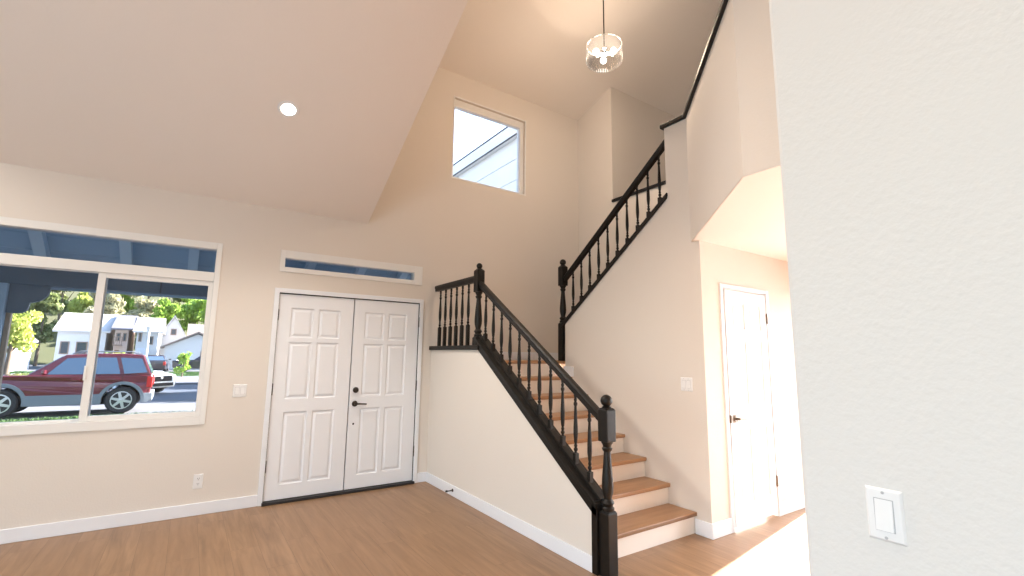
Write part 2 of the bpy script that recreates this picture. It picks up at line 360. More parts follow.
# lever and deadbolt on the right leaf
def lever(parent, x, z, m, s=1, length=.115):
    b = MB(); b.lathe([(.031, 0), (.031, -.006), (.027, -.011), (.012, -.013), (.011, -.045)], (x, 0, z), 20, 'y'); b.build('rosette', m, parent, smooth=40, local=True)
    b = MB(); b.tube([(x - s * .012, -.045, z), (x + s * .02, -.047, z + .001), (x + s * length * .6, -.047, z - .003), (x + s * length, -.044, z - .006)], [.010, .010, .0085, .0075], 10)
    return b.build('lever_handle', m, parent, smooth=50, local=True)
lever(lv[1], 1.533 - 1.474, .912 - .032, M['bronze'])
b = MB(); b.lathe([(.031, 0), (.031, -.008), (.025, -.016), (.010, -.018)], (1.535 - 1.474, 0, 1.057 - .032), 20, 'y'); b.box(.057, .065, -.032, -.016, 1.025 - .012, 1.025 + .012)
b.build('deadbolt', M['bronze'], lv[1], smooth=40, local=True)
MB().lathe([(.010, .002), (.010, -.003), (.006, -.004)], (1.529 - 1.474, 0, .70 - .032), 14, 'y').build('bore_plug', M['bronze'], lv[1], smooth=40, local=True)
# narrow hall closet door, a little ajar, hinged on the right
d2 = st(empty('door_2', (4.672, YD, 0)))
c = MB(); c.box(3.90, 3.943, YD - .014, YD + .01, 0, 2.12); c.box(4.675, 4.727, YD - .014, YD + .01, 0, 2.12); c.box(3.943, 4.675, YD - .014, YD + .01, 2.085, 2.12)
c.build('casing', M['trim'], d2, .003)
j = MB(); j.box(3.936, 3.944, YD + .03, YD + .11, 0, 2.09); j.box(4.668, 4.68, YD, YD + .11, 0, 2.09); j.box(3.94, 4.68, YD, YD + .11, 2.078, 2.09); j.build('jamb', M['trim'], d2)
pw = .716
P2 = [(a, b, c0, c1) for a, b in ((.105, .325), (.395, .615)) for c0, c1 in ((.17, .79), (1.0, 1.58), (1.68, 1.93))]
lf = leaf_obj('door_leaf', M['door'], d2, pw, 2.035, .035, P2)
a = R(1.3)
lf.rotation_euler.z = a; lf.location = (-.006 - pw * math.cos(a), -.006 - pw * math.sin(a), .032)
lever(lf, .066, .893, M['nickel'], 1, .165)
b = MB(); b.box(.028, .104, -.005, 0, .893 - .034, .893 + .034); b.build('square_rose', M['nickel'], lf, .002, local=True)
b = MB(); b.box(-.002, .012, -.003, .031, .893 - .032, .893 + .032); b.build('latch_plate', M['nickel'], lf, local=True)
for z in (.24, 1.76): hinge(lf, pw + .003, -.008, z, .09, M['nickel'])

# ------------------------------------------------------------------ staircase
stair = tag(empty('staircase', (X0 + .11, 2.56, 0)), 'oak stairs with white risers climbing beside the cream wall', 'stairs')
RI, GO = .1741, .2585
for k in range(1, 8):
    y = 2.56 + GO * (k - 1); z = RI * k
    box('riser', M['riser'], X0 + .112, X1 - .002, y + .028, y + .046, z - RI, z - .034, stair)
    t = MB().prism([(y, z - .034), (y + GO + .045, z - .034), (y + GO + .045, z), (y, z)], 'x', X0 + .112, X1 - .002)
    t.build('tread', M['tread'], stair, .008)
y = 2.56 + GO * 7
box('riser', M['riser'], X0 + .112, X1 - .002, y + .028, y + .046, RI * 7, RI * 8 - .034, stair)
b = MB(); b.box(X0 + .112, X1 - .002, y, D - .002, RI * 8 - .034, RI * 8); b.box(X1 - .002, X2 - .002, 4.26, D - .002, RI * 8 - .034, RI * 8); b.build('landing', M['tread'], stair, .008)
for k in range(1, 8):
    y = 4.29 - GO * (k - 1); z = RI * (8 + k)
    box('riser', M['riser'], X1 + .112, X2 - .002, y - .046, y - .028, z - RI, z - .034, stair)
    MB().prism([(y, z - .034), (y - GO - .045, z - .034), (y - GO - .045, z), (y, z)], 'x', X1 + .112, X2 - .002).build('tread', M['tread'], stair, .008)

# ------------------------------------------------------------------ railings
def newel(parent, x, y, z0, zb, zt0, zt1, ztop, wd=.088):
    """square foot z0..zb, turned shaft zb..zt0, square block zt0..zt1, ball on top"""
    h = wd / 2; b = MB()
    def block(a, c):
        q = .010
        b.loft([(x - h, y - h, a), (x + h, y - h, a), (x + h, y + h, a), (x - h, y + h, a)], [(x - h, y - h, c - q), (x + h, y - h, c - q), (x + h, y + h, c - q), (x - h, y + h, c - q)])
        g = h - .012
        b.loft([(x - h, y - h, c - q), (x + h, y - h, c - q), (x + h, y + h, c - q), (x - h, y + h, c - q)], [(x - g, y - g, c), (x + g, y - g, c), (x + g, y + g, c), (x - g, y + g, c)])
    block(z0, zb); T = zt0 - zb
    o = b.build('newel_post', M['black'], parent, .007)
    b = MB(); block(zt0, zt1); b.build('top_block', M['black'], o, .007)
    p = MB(); r = h
    prof = [(.62, -.005), (.92, .0), (.98, .035), (.72, .06), (.78, .085), (.98, .11), (.80, .14), (.60, .165), (.66, .20), (.84, .27), (.90, .34), (.84, .46), (.70, .62), (.56, .78), (.52, .85), (.72, .875), (.80, .90), (.62, .925), (.70, .955), (.90, .985), (.9, 1.01)]
    p.lathe([(r * a, zb + T * t) for a, t in prof], (x, y, 0), 20); p.build('turned_shaft', M['black'], o, smooth=35)
    f = MB(); rb = (ztop - zt1 - .008) / 2
    f.lathe([(.032, zt1 - .004), (.034, zt1 + .006), (.020, zt1 + .014), (.018, zt1 + .022)], (x, y, 0), 16); f.ball((x, y, ztop - rb), rb * 1.02, 16, 10)
    f.build('finial', M['black'], o, smooth=45)
    return o
def baluster(parent, x, y, z0, z1, sq=.20):
    b = MB(); h = .0165; Lh = z1 - z0; s = sq
    b.box(x - h, x + h, y - h, y + h, z0, z0 + s)
    T = Lh - s
    prof = [(.014, 0), (.009, .025), (.015, .05), (.0155, .07), (.009, .09), (.013, .12), (.009, .15), (.0125, .18), (.017, .30), (.0165, .42), (.012, .62), (.0095, .76), (.0145, .79), (.0145, .815), (.009, .835), (.013, .87), (.009, .90), (.0125, .94), (.012, 1.0)]
    b.lathe([(r, z0 + s + T * t) for r, t in prof], (x, y, 0), 10)
    return b.build('baluster', M['black'], parent, smooth=40)
def sloped(prof, y0, z0, y1, z1):
    return MB().loft([(x, y0, z0 + z) for x, z in prof], [(x, y1, z1 + z) for x, z in prof])
def rail_prof(xc, wd=.062, h=.072):
    a = wd / 2
    return [(xc - a * .72, -h), (xc + a * .72, -h), (xc + a * .78, -h * .62), (xc + a, -h * .45), (xc + a, -h * .22), (xc + a * .75, -h * .05), (xc + a * .3, 0), (xc - a * .3, 0), (xc - a * .75, -h * .05), (xc - a, -h * .22), (xc - a, -h * .45), (xc - a * .78, -h * .62)]
XC = X0 + .05
rail1 = tag(empty('stair_railing', (XC, 2.42, 0)), 'black turned-baluster railing of the lower stair flight, on the low white wall', 'stair railing')
newel(rail1, XC, 2.42, 0, .418, .868, 1.095, 1.185, .09)
newel(rail1, XC, 4.235, 1.548, 1.64, 2.10, 2.34, 2.41)
rz = lambda y: 1.045 + .668 * (y - 2.445)              # top of the sloping handrail
cz = lambda y: .382 + .69 * (y - 2.504)                # lower edge of the black apron
sloped(rail_prof(XC), 2.455, rz(2.455), 4.19, rz(4.19)).build('handrail', M['black'], rail1, smooth=35)
MB().loft([(x, 4.22, 2.285 + z) for x, z in rail_prof(XC)], [(x, D - .002, 2.285 + z) for x, z in rail_prof(XC)]).build('landing_handrail', M['black'], rail1, smooth=35)
pf = [(X0 - .013, 0), (X0 + .0, 0), (X0, .085), (X0 + .11, .085), (X0 + .11, .0), (X0 + .125, 0), (X0 + .125, .10), (XC + .028, .10), (XC + .028, .128), (XC - .028, .128), (XC - .028, .10), (X0 - .028, .10), (X0 - .028, .072), (X0 - .013, .066)]
sloped(pf, 2.465, cz(2.465), 4.15, cz(4.15)).build('base_rail', M['black'], rail1, .003)
b = MB(); b.box(X0 - .013, X0 + .123, 2.466, 2.518, 0, .47); b.build('end_board', M['black'], rail1, .003)
b = MB(); b.box(X0 - .03, X0 + .13, 4.10, D - .002, 1.503, 1.548); b.build('landing_cap', M['black'], rail1, .006)
for i in range(11):
    y = 2.593 + (4.085 - 2.593) * i / 10
    baluster(rail1, XC, y, cz(y) + .10, rz(y) - .06, .09)
for y in (5.149, 5.010, 4.870, 4.731, 4.592, 4.453): baluster(rail1, XC, y, 1.545, 2.21, .225)
XU = X1 + .055
rail2 = tag(empty('stair_railing', (XU, 4.29, 1.39)), 'black turned-baluster railing of the upper stair flight, on the tall sloping wall', 'stair railing')
newel(rail2, XU, 4.345, 1.393, 1.85, 2.297, 2.541, 2.626)
uz = lambda y: 2.53 - (y - 4.19) * .768
sz = lambda y: 1.849 - (y - 4.245) * .757
sloped(rail_prof(XU), 4.32, uz(4.32) - .03, 2.755, uz(2.755) - .03).build('handrail', M['black'], rail2, smooth=35)
pf = [(X1 - .02, -.035), (X1 - .004, -.035), (X1 - .004, -.015), (X1 + .114, -.015), (X1 + .114, -.035), (X1 + .13, -.035), (X1 + .13, .02), (X1 - .02, .02)]
sloped(pf, 4.31, sz(4.31), 2.745, sz(2.745)).build('base_rail', M['black'], rail2, .003)
for i in range(10):
    y = 4.159 + (2.877 - 4.159) * i / 9
    baluster(rail2, XU, y, sz(y) + .02, uz(y) - .09, .10)

# ------------------------------------------------------------------ switches, outlet, small fittings
def plate(o, name, wd, h, m=M['plastic']):          # local: x across, z up, room side -y
    b = MB(); a, c = wd / 2, h / 2; t = .006; e = .005
    b.loft([(-a, 0, -c), (a, 0, -c), (a, 0, c), (-a, 0, c)], [(-a + e, -t, -c + e), (a - e, -t, -c + e), (a - e, -t, c - e), (-a + e, -t, c - e)])
    return b.build(name, m, o, .0015, local=True)
def rocker(o, x):
    b = MB(); b.box(x - .0185, x + .0185, -.0068, -.005, -.035, .035); b.build('rocker_gap', M['grey_gap'], o, local=True)
    b = MB(); b.loft([(x - .0165, -.006, -.033), (x + .0165, -.006, -.033), (x + .0165, -.006, .033), (x - .0165, -.006, .033)], [(x - .0165, -.0115, -.033), (x + .0165, -.0115, -.033), (x + .0165, -.0075, .033), (x - .0165, -.0075, .033)])
    return b.build('rocker', M['plastic'], o, local=True)
def screws(o, xs, z=.048):
    for x in xs:
        for s in (-1, 1):
            MB().lathe([(.0033, -.006), (.0033, -.0072), (.002, -.0076)], (x, 0, s * z), 10, 'y').build('screw', M['grey_gap'], o, local=True)
s1 = tag(empty('light_switch', (.435, D, 1.083)), 'white two-rocker wall switch between the big window and the double doors', 'light switch')
plate(s1, 'cover_plate', .118, .122); rocker(s1, -.023); rocker(s1, .023)
s2 = tag(empty('light_switch', (X1, 2.616, 1.219), R(-90)), 'white two-rocker wall switch on the wall above the stair foot', 'light switch')
plate(s2, 'cover_plate', .12, .12); rocker(s2, -.023); rocker(s2, .023); screws(s2, (-.023, .023))
s3 = tag(empty('light_switch', (1.33, .452, 1.105), R(-90)), 'single white rocker switch on the near right wall, largest switch', 'light switch')
plate(s3, 'cover_plate', .072, .115); rocker(s3, 0); screws(s3, (0,))
o1 = tag(empty('wall_outlet', (.173, D, .29)), 'white double power outlet low on the wall under the window', 'outlet')
plate(o1, 'cover_plate', .076, .128)
for z in (-.022, .022):
    b = MB(); b.lathe([(.0165, -.006), (.0165, -.0085)], (0, 0, z), 16, 'y'); rc = b.build('receptacle', M['plastic'], o1, local=True)
    b = MB(); b.box(-.008, -.005, -.0092, -.008, z, z + .010); b.box(.005, .008, -.0092, -.008, z, z + .010); b.lathe([(.003, -.008), (.003, -.0092)], (0, 0, z - .007), 8, 'y'); b.build('slots', M['slot'], rc, local=True)
ds = empty('door_stop', (X0 - .014, 4.57, .06)); tag(ds, 'short black door stop sticking out of the baseboard of the low stair wall', 'door stop')
b = MB(); b.lathe([(.016, 0), (.016, -.006), (.006, -.010), (.006, -.062)], (0, 0, 0), 12, 'x'); b.build('rod', M['bronze'], ds, smooth=40, local=True)
b = MB(); b.lathe([(.009, -.060), (.011, -.064), (.011, -.078), (.007, -.082)], (0, 0, 0), 12, 'x'); b.build('tip', M['darkline'], ds, smooth=40, local=True)
ch = empty('door_chime', (5.38, YD, 1.98)); tag(ch, 'small white chime box high on the hall wall right of the closet door', 'chime')
box('cover', M['plastic'], 5.325, 5.44, YD - .04, YD - .006, 1.89, 2.07, ch, .006); box('back_plate', M['plastic'], 5.32, 5.445, YD - .007, YD, 1.885, 2.075, ch)

# ------------------------------------------------------------------ lamps
nrm = Vector((0, -SL, -1)).normalized()                  # downward normal of the sloped ceiling
def recessed(x, y, label):
    z = 2.922 + SL * (5.262 - y) if y > yk else zk
    r = empty('recessed_light', (x, y, z)); tag(r, label, 'ceiling light')
    n = nrm if y > yk else Vector((0, 0, -1))
    r.rotation_euler = n.to_track_quat('-Z', 'Y').to_euler()
    MB().lathe([(.058, -.001), (.058, -.004), (.066, -.008), (.080, -.006), (.084, 0)], (0, 0, 0), 32, caps=False).build('trim_ring', M['plastic'], r, smooth=50, local=True)
    MB().lathe([(.0005, -.0035), (.058, -.0035)], (0, 0, 0), 32, caps=False).build('lens', M['lens'], r, local=True)
    l = light('ceiling_spot', 'SPOT', Vector((x, y, z)) + n * .03, 200, (1, .91, .82), size=.06, spot_size=R(150), spot_blend=.6)
    l.rotation_euler = r.rotation_euler
    return r
recessed(.515, 4.207, 'round white recessed downlight glowing in the sloped ceiling')
for x, y in ((-2.2, 4.2), (-2.2, 1.0), (.5, 1.0), (-2.2, -2.2), (.5, -2.2)):  # unseen spots without fixtures, added to brighten the living room
    z = 2.922 + SL * (5.262 - y) if y > yk else zk
    l = light('ceiling_spot', 'SPOT', (x, y, z - .04), 75 if y > 4 else 85, (1, .91, .82) if y > 4 or y < 0 else (1, .76, .55), size=.06, spot_size=R(150), spot_blend=.6)
pc = Vector((3.494, 3.401, 4.757)); pz = 5.174 + .305 * (5.262 - pc.y)
pd = empty('pendant_light', pc); tag(pd, 'round ribbed glass pendant lamp hanging on a black rod over the stairs', 'pendant lamp')
MB().tube([(pc.x, pc.y, pc.z + .06), (pc.x, pc.y, pz)], .007, 8).build('rod', M['bronze'], pd)
MB().lathe([(.06, pz - .025), (.065, pz - .02), (.065, pz + .01)], (pc.x, pc.y, 0), 20).build('canopy', M['bronze'], pd, smooth=40)
b = MB(); seg = 144; hh = .104; rings = []
def pring(z, rr, amp): return [(pc.x + (rr + amp * math.cos(2 * math.pi * k / 3)) * math.cos(2 * math.pi * k / seg), pc.y + (rr + amp * math.cos(2 * math.pi * k / 3)) * math.sin(2 * math.pi * k / seg), pc.z + z) for k in range(seg)]
prof = [(hh, .183, 0), (hh, .192, .0), (hh - .012, .195, .0035), (-hh + .014, .195, .0035), (-hh, .189, .002), (-hh - .003, .165, .002), (-hh - .003, .136, .001)]
rings = [pring(*p) for p in prof]
b.add([q for g in rings for q in g], [(j * seg + k, j * seg + (k + 1) % seg, (j + 1) * seg + (k + 1) % seg, (j + 1) * seg + k) for j in range(len(rings) - 1) for k in range(seg)])
b.build('glass_shade', M['crystal'], pd, smooth=30)
b = MB(); b.lathe([(.012, .08), (.04, .072), (.045, .045), (.02, .03), (.018, -.01), (.03, -.02), (.03, -.032), (.008, -.04)], tuple(pc), 20)
for k in range(3):
    a = R(50 + 120 * k); b.tube([pc, pc + Vector((.065 * math.cos(a), .065 * math.sin(a), 0))], .009, 8)
b.build('hub', M['chrome'], pd, smooth=40)
for k in range(3):
    a = R(50 + 120 * k); p = pc + Vector((.108 * math.cos(a), .108 * math.sin(a), -.005))
    MB().ball(p, .036, 16, 10).build('bulb', M['bulb'], pd, smooth=60)
light('pendant_lamp', 'POINT', pc + Vector((0, 0, -.17)), 60, (1, .78, .58), size=.12)
# ------------------------------------------------------------------ outside: porch
GZ = -.45
M['porch'] = noise_mat('slate_blue_paint', (.40, .56, .72), (.44, .60, .76), 3, .6)
M['porch_dark'] = noise_mat('dark_slate_paint', (.14, .19, .25), (.17, .22, .28), 3, .6)
M['rafter'] = noise_mat('blue_grey_rafter_paint', (.62, .78, .90), (.66, .81, .92), 3, .55)
M['stucco'] = noise_mat('outside_stucco', (.50, .46, .40), (.55, .51, .45), 4, .9, .4, 60, .004)
M['post_lit_side'] = noise_mat('lit_post_side_tan', (.42, .33, .24), (.50, .40, .30), 6, .7)  # tan colour for the light on the post's side
M['eave'] = noise_mat('white_eave_paint', (.82, .82, .80), (.86, .86, .84), 3, .6)
pr = tag(empty('porch_roof', (-.3, 6.4, GZ)), 'slate blue porch roof with lighter rafters outside the front windows', 'porch roof')
dz = lambda y: 2.965 - SL * (y - 5.262)                    # underside of the porch roof boards
PXL, PXR = -4.6, 4.48
b = MB(); n_ = 5
for i in range(n_):
    ya, yb = 5.415 + i * .215, 5.415 + (i + 1) * .215 - .006
    b.prism([(ya, dz(ya)), (yb, dz(yb)), (yb, dz(yb) + .03), (ya, dz(ya) + .03)], 'x', PXL, PXR)
b.prism([(5.41, dz(5.41) + .034), (6.62, dz(6.62) + .034), (6.62, dz(6.62) + .06), (5.41, dz(5.41) + .06)], 'x', PXL, PXR)
b.build('roof_boards', M['porch'], pr)
for x in (-4.2, -3.45, -2.72, -1.99, -1.26, -.62, -.05, .58, 1.12, 1.72, 2.28, 2.9, 3.6, 4.2):
    MB().prism([(5.415, dz(5.415)), (6.46, dz(6.46)), (6.46, dz(6.46) - .10), (5.415, dz(5.415) - .12)], 'x', x - .045, x + .045).build('rafter', M['rafter'], pr)
box('fascia_beam', M['porch_dark'], PXL, PXR, 6.38, 6.47, 2.07, 2.36, pr, .006)
box('frieze_board', M['porch'], PXL, PXR, 6.47, 6.50, 2.045, 2.10, pr)
for x in (-4.4, -1.555): 
    box('porch_post', M['porch'], x - .075, x + .075, 6.35, 6.50, GZ, 2.07, pr, .006)
    box('lit_side_strip', M['post_lit_side'], x + .076, x + .112, 6.42, 6.48, GZ, 1.82, pr, .004)  # strip drawn for the lit side of the post
def scallop():
    pts = [(-1.48, 2.07), (-1.18, 2.07)]
    def arc(p, q, bulge, n=8):
        p, q = Vector(p), Vector(q); m_ = (p + q) / 2; nrm2 = Vector((q.y - p.y, p.x - q.x)).normalized()
        return [tuple(p.lerp(q, i / n) + nrm2 * bulge * 4 * (i / n) * (1 - i / n)) for i in range(n + 1)]
    pts += arc((-1.195, 2.065), (-1.318, 1.898), -.045)
    pts += arc((-1.326, 1.89), (-1.43, 1.79), -.042)
    pts += [(-1.48, 1.795)]
    return pts
MB().prism(scallop(), 'y', 6.40, 6.445).build('scalloped_bracket', M['porch_dark'], pr, .004)
tag(MB().tube([(-.318, 6.36, 2.07), (-.318, 6.355, 2.38)], .006, 6).build('hanging_cord', M['slot']), 'thin dark cord against the porch beam outside the right pane', 'cord')
# side wall of the neighbouring wing with its gutter, seen through the high window
M['siding'] = noise_mat('white_siding', (.82, .82, .80), (.86, .86, .84), 3, .6)
ev = tag(empty('house_wing', (4.6, 9, GZ)), 'white sided upper wall with a thin gutter, seen through the high window', 'house wall')
b = MB(); b.box(4.62, 4.75, 5.5, 11.5, GZ - .02, 5.42)
for i in range(6):
    z0 = 5.40 - .40 * (i + 1); b.loft([(4.62, 5.5, z0), (4.60, 5.5, z0), (4.61, 5.5, z0 + .39), (4.62, 5.5, z0 + .39)], [(4.62, 11.5, z0), (4.60, 11.5, z0), (4.61, 11.5, z0 + .39), (4.62, 11.5, z0 + .39)])
b.build('siding', M['siding'], ev)
box('gutter', M['siding'], 4.50, 4.64, 5.5, 11.5, 5.40, 5.63, ev, .01)
box('gutter_shadow_top', M['slot'], 4.49, 4.64, 5.5, 11.5, 5.632, 5.652, ev)  # dark strips here and below drawn for the gutter's shadow lines
box('gutter_shadow_low', M['slot'], 4.49, 4.51, 5.5, 11.5, 5.375, 5.395, ev)

# ------------------------------------------------------------------ outside: ground
M['asphalt'] = noise_mat('asphalt', (.040, .055, .080), (.052, .068, .095), 2, .85, .3, 30, .01)
M['concrete'] = noise_mat('pale_concrete', (.105, .112, .125), (.13, .135, .145), .8, .85)
M['grass'] = noise_mat('lawn_green', (.03, .075, .02), (.06, .13, .03), 14, .9, .6, 50, .03)
M['curb'] = noise_mat('curb_concrete', (.09, .10, .115), (.12, .13, .145), 2, .85)
M['hill'] = noise_mat('dry_hillside', (.05, .065, .025), (.11, .11, .05), .2, .95)
st(box('ground', M['concrete'], -120, 120, 5.42, 400, GZ - 1, GZ - .02))
st(box('patio', M['concrete'], 5.60, 60, -60, 5.40, -.6, -.06))
st(MB().prism([(-1.2, 23.6), (40, 2), (60, 2), (60, 33.5), (-60, 33.5), (-60, 24.5)], 'z', GZ - .02, GZ - .008).build('road', M['asphalt']))
st(box('sidewalk', M['concrete'], -60, 60, 18.3, 18.6, GZ - .02, GZ + .0))
st(box('curb_near', M['curb'], -60, -1.9, 19.8, 20.1, GZ - .02, GZ + .035))
st(box('curb_far', M['curb'], -60, 60, 33.5, 33.8, GZ - .02, GZ + .10))
def blades(name, x0, x1, y0, y1, n, hgt, m, z=GZ):
    b = MB()
    for _ in range(n):
        x, y = rnd.uniform(x0, x1), rnd.uniform(y0, y1); a = rnd.uniform(0, math.pi); dx, dy = math.cos(a) * .02, math.sin(a) * .02; h = hgt * rnd.uniform(.6, 1.2); lx, ly = rnd.uniform(-.03, .03), rnd.uniform(-.03, .03)
        b.add([(x - dx, y - dy, z), (x + dx, y + dy, z), (x + lx, y + ly, z + h)], [(0, 1, 2)])
    b.box(x0, x1, y0, y1, z - .02, z + .01)
    return b.build(name, m)
tag(blades('lawn_grass', -9, .9, 15.6, 18.3, 12000, .08, M['grass']), 'strip of green lawn grass outside below the big window', 'grass', kind='stuff')
tag(blades('verge_grass', -1.9, 6, 45.2, 52.5, 4000, .14, M['grass']), 'green grass verge across the street in front of the dark pickup', 'grass', kind='stuff')
tag(blades('far_lawn_grass', -14, -4.2, 52.8, 56.2, 3000, .16, M['grass']), 'green lawn before the two-storey houses over the street', 'grass', kind='stuff')
hl = MB(); hx = [-140 + 14 * i for i in range(21)]
rows = []
for y, h0 in ((84, -.4), (104, 7), (130, 17), (170, 30)):
    rows.append([(x, y, h0 + (1.6 * math.sin(x * .11 + y) if h0 > 0 else 0)) for x in hx])
hl.add([p for r_ in rows for p in r_], [(j * 21 + i, j * 21 + i + 1, (j + 1) * 21 + i + 1, (j + 1) * 21 + i) for j in range(3) for i in range(20)])
st(hl.build('hillside', M['hill'], smooth=80))

# ------------------------------------------------------------------ outside: trees and shrubs
def leaf_mat(name, c0, c1):
    m = noise_mat(name, c0, c1, .6, .6); b = bsdf(m)
    out = [n for n in m.node_tree.nodes if n.type == 'OUTPUT_MATERIAL'][0]
    tr = N(m, 'ShaderNodeBsdfTranslucent'); mx = N(m, 'ShaderNodeMixShader'); mx.inputs[0].default_value = .35
    L(m, b.inputs['Base Color'].links[0].from_socket, tr.inputs[0]); L(m, b.outputs[0], mx.inputs[1]); L(m, tr.outputs[0], mx.inputs[2]); L(m, mx.outputs[0], out.inputs[0])
    return m
LM = [leaf_mat('olive_leaves', (.13, .175, .065), (.31, .35, .135)), leaf_mat('bright_leaves', (.155, .31, .045), (.44, .57, .11)),
      leaf_mat('pale_dry_leaves', (.30, .30, .175), (.57, .545, .35)), leaf_mat('deep_green_leaves', (.055, .117, .036), (.164, .273, .082)), leaf_mat('yellow_green_leaves', (.30, .39, .07), (.62, .635, .18))]
M['bark'] = noise_mat('bark', (.10, .075, .055), (.17, .13, .095), 8, .9)
def tree(name, label, cat, x, y, z, h, rad, m, n=1300, leaf=.28, group=None, trunk=.18, low=.25):
    t = tag(empty(name, (x, y, z)), label, cat, group)
    b = MB(); cl = [(rnd.uniform(-.68, .68) * rad, rnd.uniform(-.68, .68) * rad, h * rnd.uniform(low + .12, .92), rad * rnd.uniform(.30, .42)) for _ in range(18)]
    for _ in range(n):
        cx, cy, cz, cr = rnd.choice(cl)
        d = Vector((rnd.gauss(0, 1), rnd.gauss(0, 1), rnd.gauss(0, 1))).normalized() * cr * rnd.uniform(.55, 1.0)
        p = Vector((x + cx + d.x, y + cy + d.y, z + max(cz + d.z * .8, .05)))
        e = Euler((rnd.uniform(0, 6.3), rnd.uniform(0, 6.3), rnd.uniform(0, 6.3))).to_matrix(); s = leaf * rnd.uniform(.6, 1.3)
        q = [e @ Vector(v) * s for v in ((-.5, 0, 0), (0, -.32, .06), (.5, 0, 0), (0, .32, .06))]
        b.add([p + v for v in q], [(0, 1, 2, 3)])
    b.build('foliage', m, t)
    s = MB(); s.tube([(x, y, z - .1), (x + .05, y, z + h * .3), (x + .02, y + .05, z + h * .6)], [trunk, trunk * .8, trunk * .4], 8)
    for k in range(4):
        a = R(90 * k + 20); s.tube([(x + .04, y, z + h * .32), (x + math.cos(a) * rad * .5, y + math.sin(a) * rad * .5, z + h * .62)], [trunk * .5, trunk * .2], 6)
    s.build('trunk', M['bark'], t, smooth=60)
    return t
tree('tree', 'sunlit yellow green tree beyond the bonnet of the maroon wagon, left of the pale roof', 'tree', -10.9, 49.5, GZ, 4.9, 1.7, LM[4], 2600, .26)
BIG = [  # label, x, y, base, height, radius, leaves
    ('olive tree just above the left end of the long pale roof', -14.5, 76, -.4, 8.8, 2.3, 0),
    ('pale dry tree just above the pale roof beside the mullion', -8.4, 76, -.4, 9.6, 2.3, 2),
    ('bright green tree just left of the white gable peak', -3.3, 76, -.4, 8.8, 1.9, 1),
    ('bright green tree just right of the white gable peak', 2.4, 77, -.4, 9.2, 2.2, 1),
    ('dark green tree behind the grey gable at the far left', -18.3, 84, 0, 9.5, 2.5, 3),
    ('yellow green tree in the upper middle of the left pane', -11.6, 84, 0, 10, 2.5, 4),
    ('pale dry tree above the grey roof at the left of the right pane', -5.8, 84, 0, 11, 2.4, 2),
    ('bright green tree high above the white gable', .4, 84, 0, 11, 2.5, 1),
    ('deep green tree at the right edge of the right pane', 6.6, 84, 0, 12, 2.5, 3),
    ('tall olive tree behind the porch bracket', -16.2, 94, 4, 10, 2.6, 0),
    ('tall bright green tree behind the yellow green one', -9.6, 94, 4, 10, 2.6, 1),
    ('tall olive tree behind the pale dry trees', -3.4, 94, 4, 10, 2.6, 0),
    ('tall yellow green tree in the upper right of the right pane', 3.2, 94, 4, 10, 2.6, 4),
    ('hillside tree, deep green, top left of the left pane', -19.8, 104, 8, 9, 2.8, 3),
    ('hillside tree, pale and dry, top middle of the left pane', -13.2, 104, 8, 9, 2.8, 2),
    ('hillside tree, olive, top of the view behind the mullion', -6.8, 104, 8, 9, 2.8, 0),
    ('hillside tree, deep green, top middle of the right pane', -.2, 104, 8, 9, 2.8, 3),
    ('hillside tree, olive, top right of the right pane', 6.4, 104, 8, 9, 2.8, 0)]
for lb, x, y, z, h, rad, k in BIG: tree('tree', lb, 'tree', x, y, z, h, rad, LM[k], 3000, .62, low=.22)
for lb, x, y, h, rad in (('leafy street tree out of view to the right, nearer the house, shading the road', 9.5, 26.5, 9.5, 3.0), ('leafy street tree out of view to the right, farther along, shading the road', 11.5, 33.5, 9.5, 3.0)):
    tree('tree', lb, 'tree', x, y, GZ, h, rad, LM[3], 4200, .6, low=.1)
tree('shrub', 'rounded green shrub in front of the dark pickup', 'shrub', -.3, 44, GZ, 1.85, .62, LM[1], 900, .16, trunk=.05, low=.1)
tree('shrub', 'yellow green shrub at the foot of the pale garage door', 'shrub', -5.2, 58.8, GZ, 1.7, .8, LM[4], 700, .18, trunk=.05, low=.05)
tree('shrub', 'dark green shrub in front of the brown doorway', 'shrub', -7.0, 59.2, GZ, 1.7, .9, LM[3], 700, .2, trunk=.05, low=.05)
tree('shrub', 'small green shrub between the white car and the red car', 'shrub', -2.9, 46, GZ, 1.0, .7, LM[1], 500, .16, trunk=.04, low=.02)

# ------------------------------------------------------------------ outside: houses across the street
M['h_white'] = noise_mat('white_house_siding', (.60, .60, .60), (.66, .66, .65), 1, .8)
M['h_tan'] = noise_mat('tan_house_stucco', (.58, .44, .36), (.64, .50, .42), 1, .85)
M['h_grey'] = noise_mat('grey_house_siding', (.50, .56, .64), (.56, .62, .70), 1, .8)
M['r_light'] = noise_mat('pale_sunlit_shingles', (.50, .49, .48), (.57, .56, .55), 3, .8)
M['r_grey'] = noise_mat('grey_shingles', (.13, .13, .155), (.17, .17, .20), 3, .8)
M['r_tan'] = noise_mat('tan_shingles', (.22, .18, .155), (.27, .23, .20), 3, .8)
M['h_door'] = noise_mat('brown_wood_door', (.26, .11, .045), (.34, .16, .07), 3, .6)
M['h_trim'] = noise_mat('brown_house_trim', (.24, .17, .13), (.30, .22, .17), 2, .7)
M['h_pane'] = mat('house_window_glass', (.05, .065, .085), .08, 0, .8)
M['garage'] = noise_mat('pale_garage_door', (.62, .66, .72), (.68, .72, .78), 2, .6)
HY = 65.0
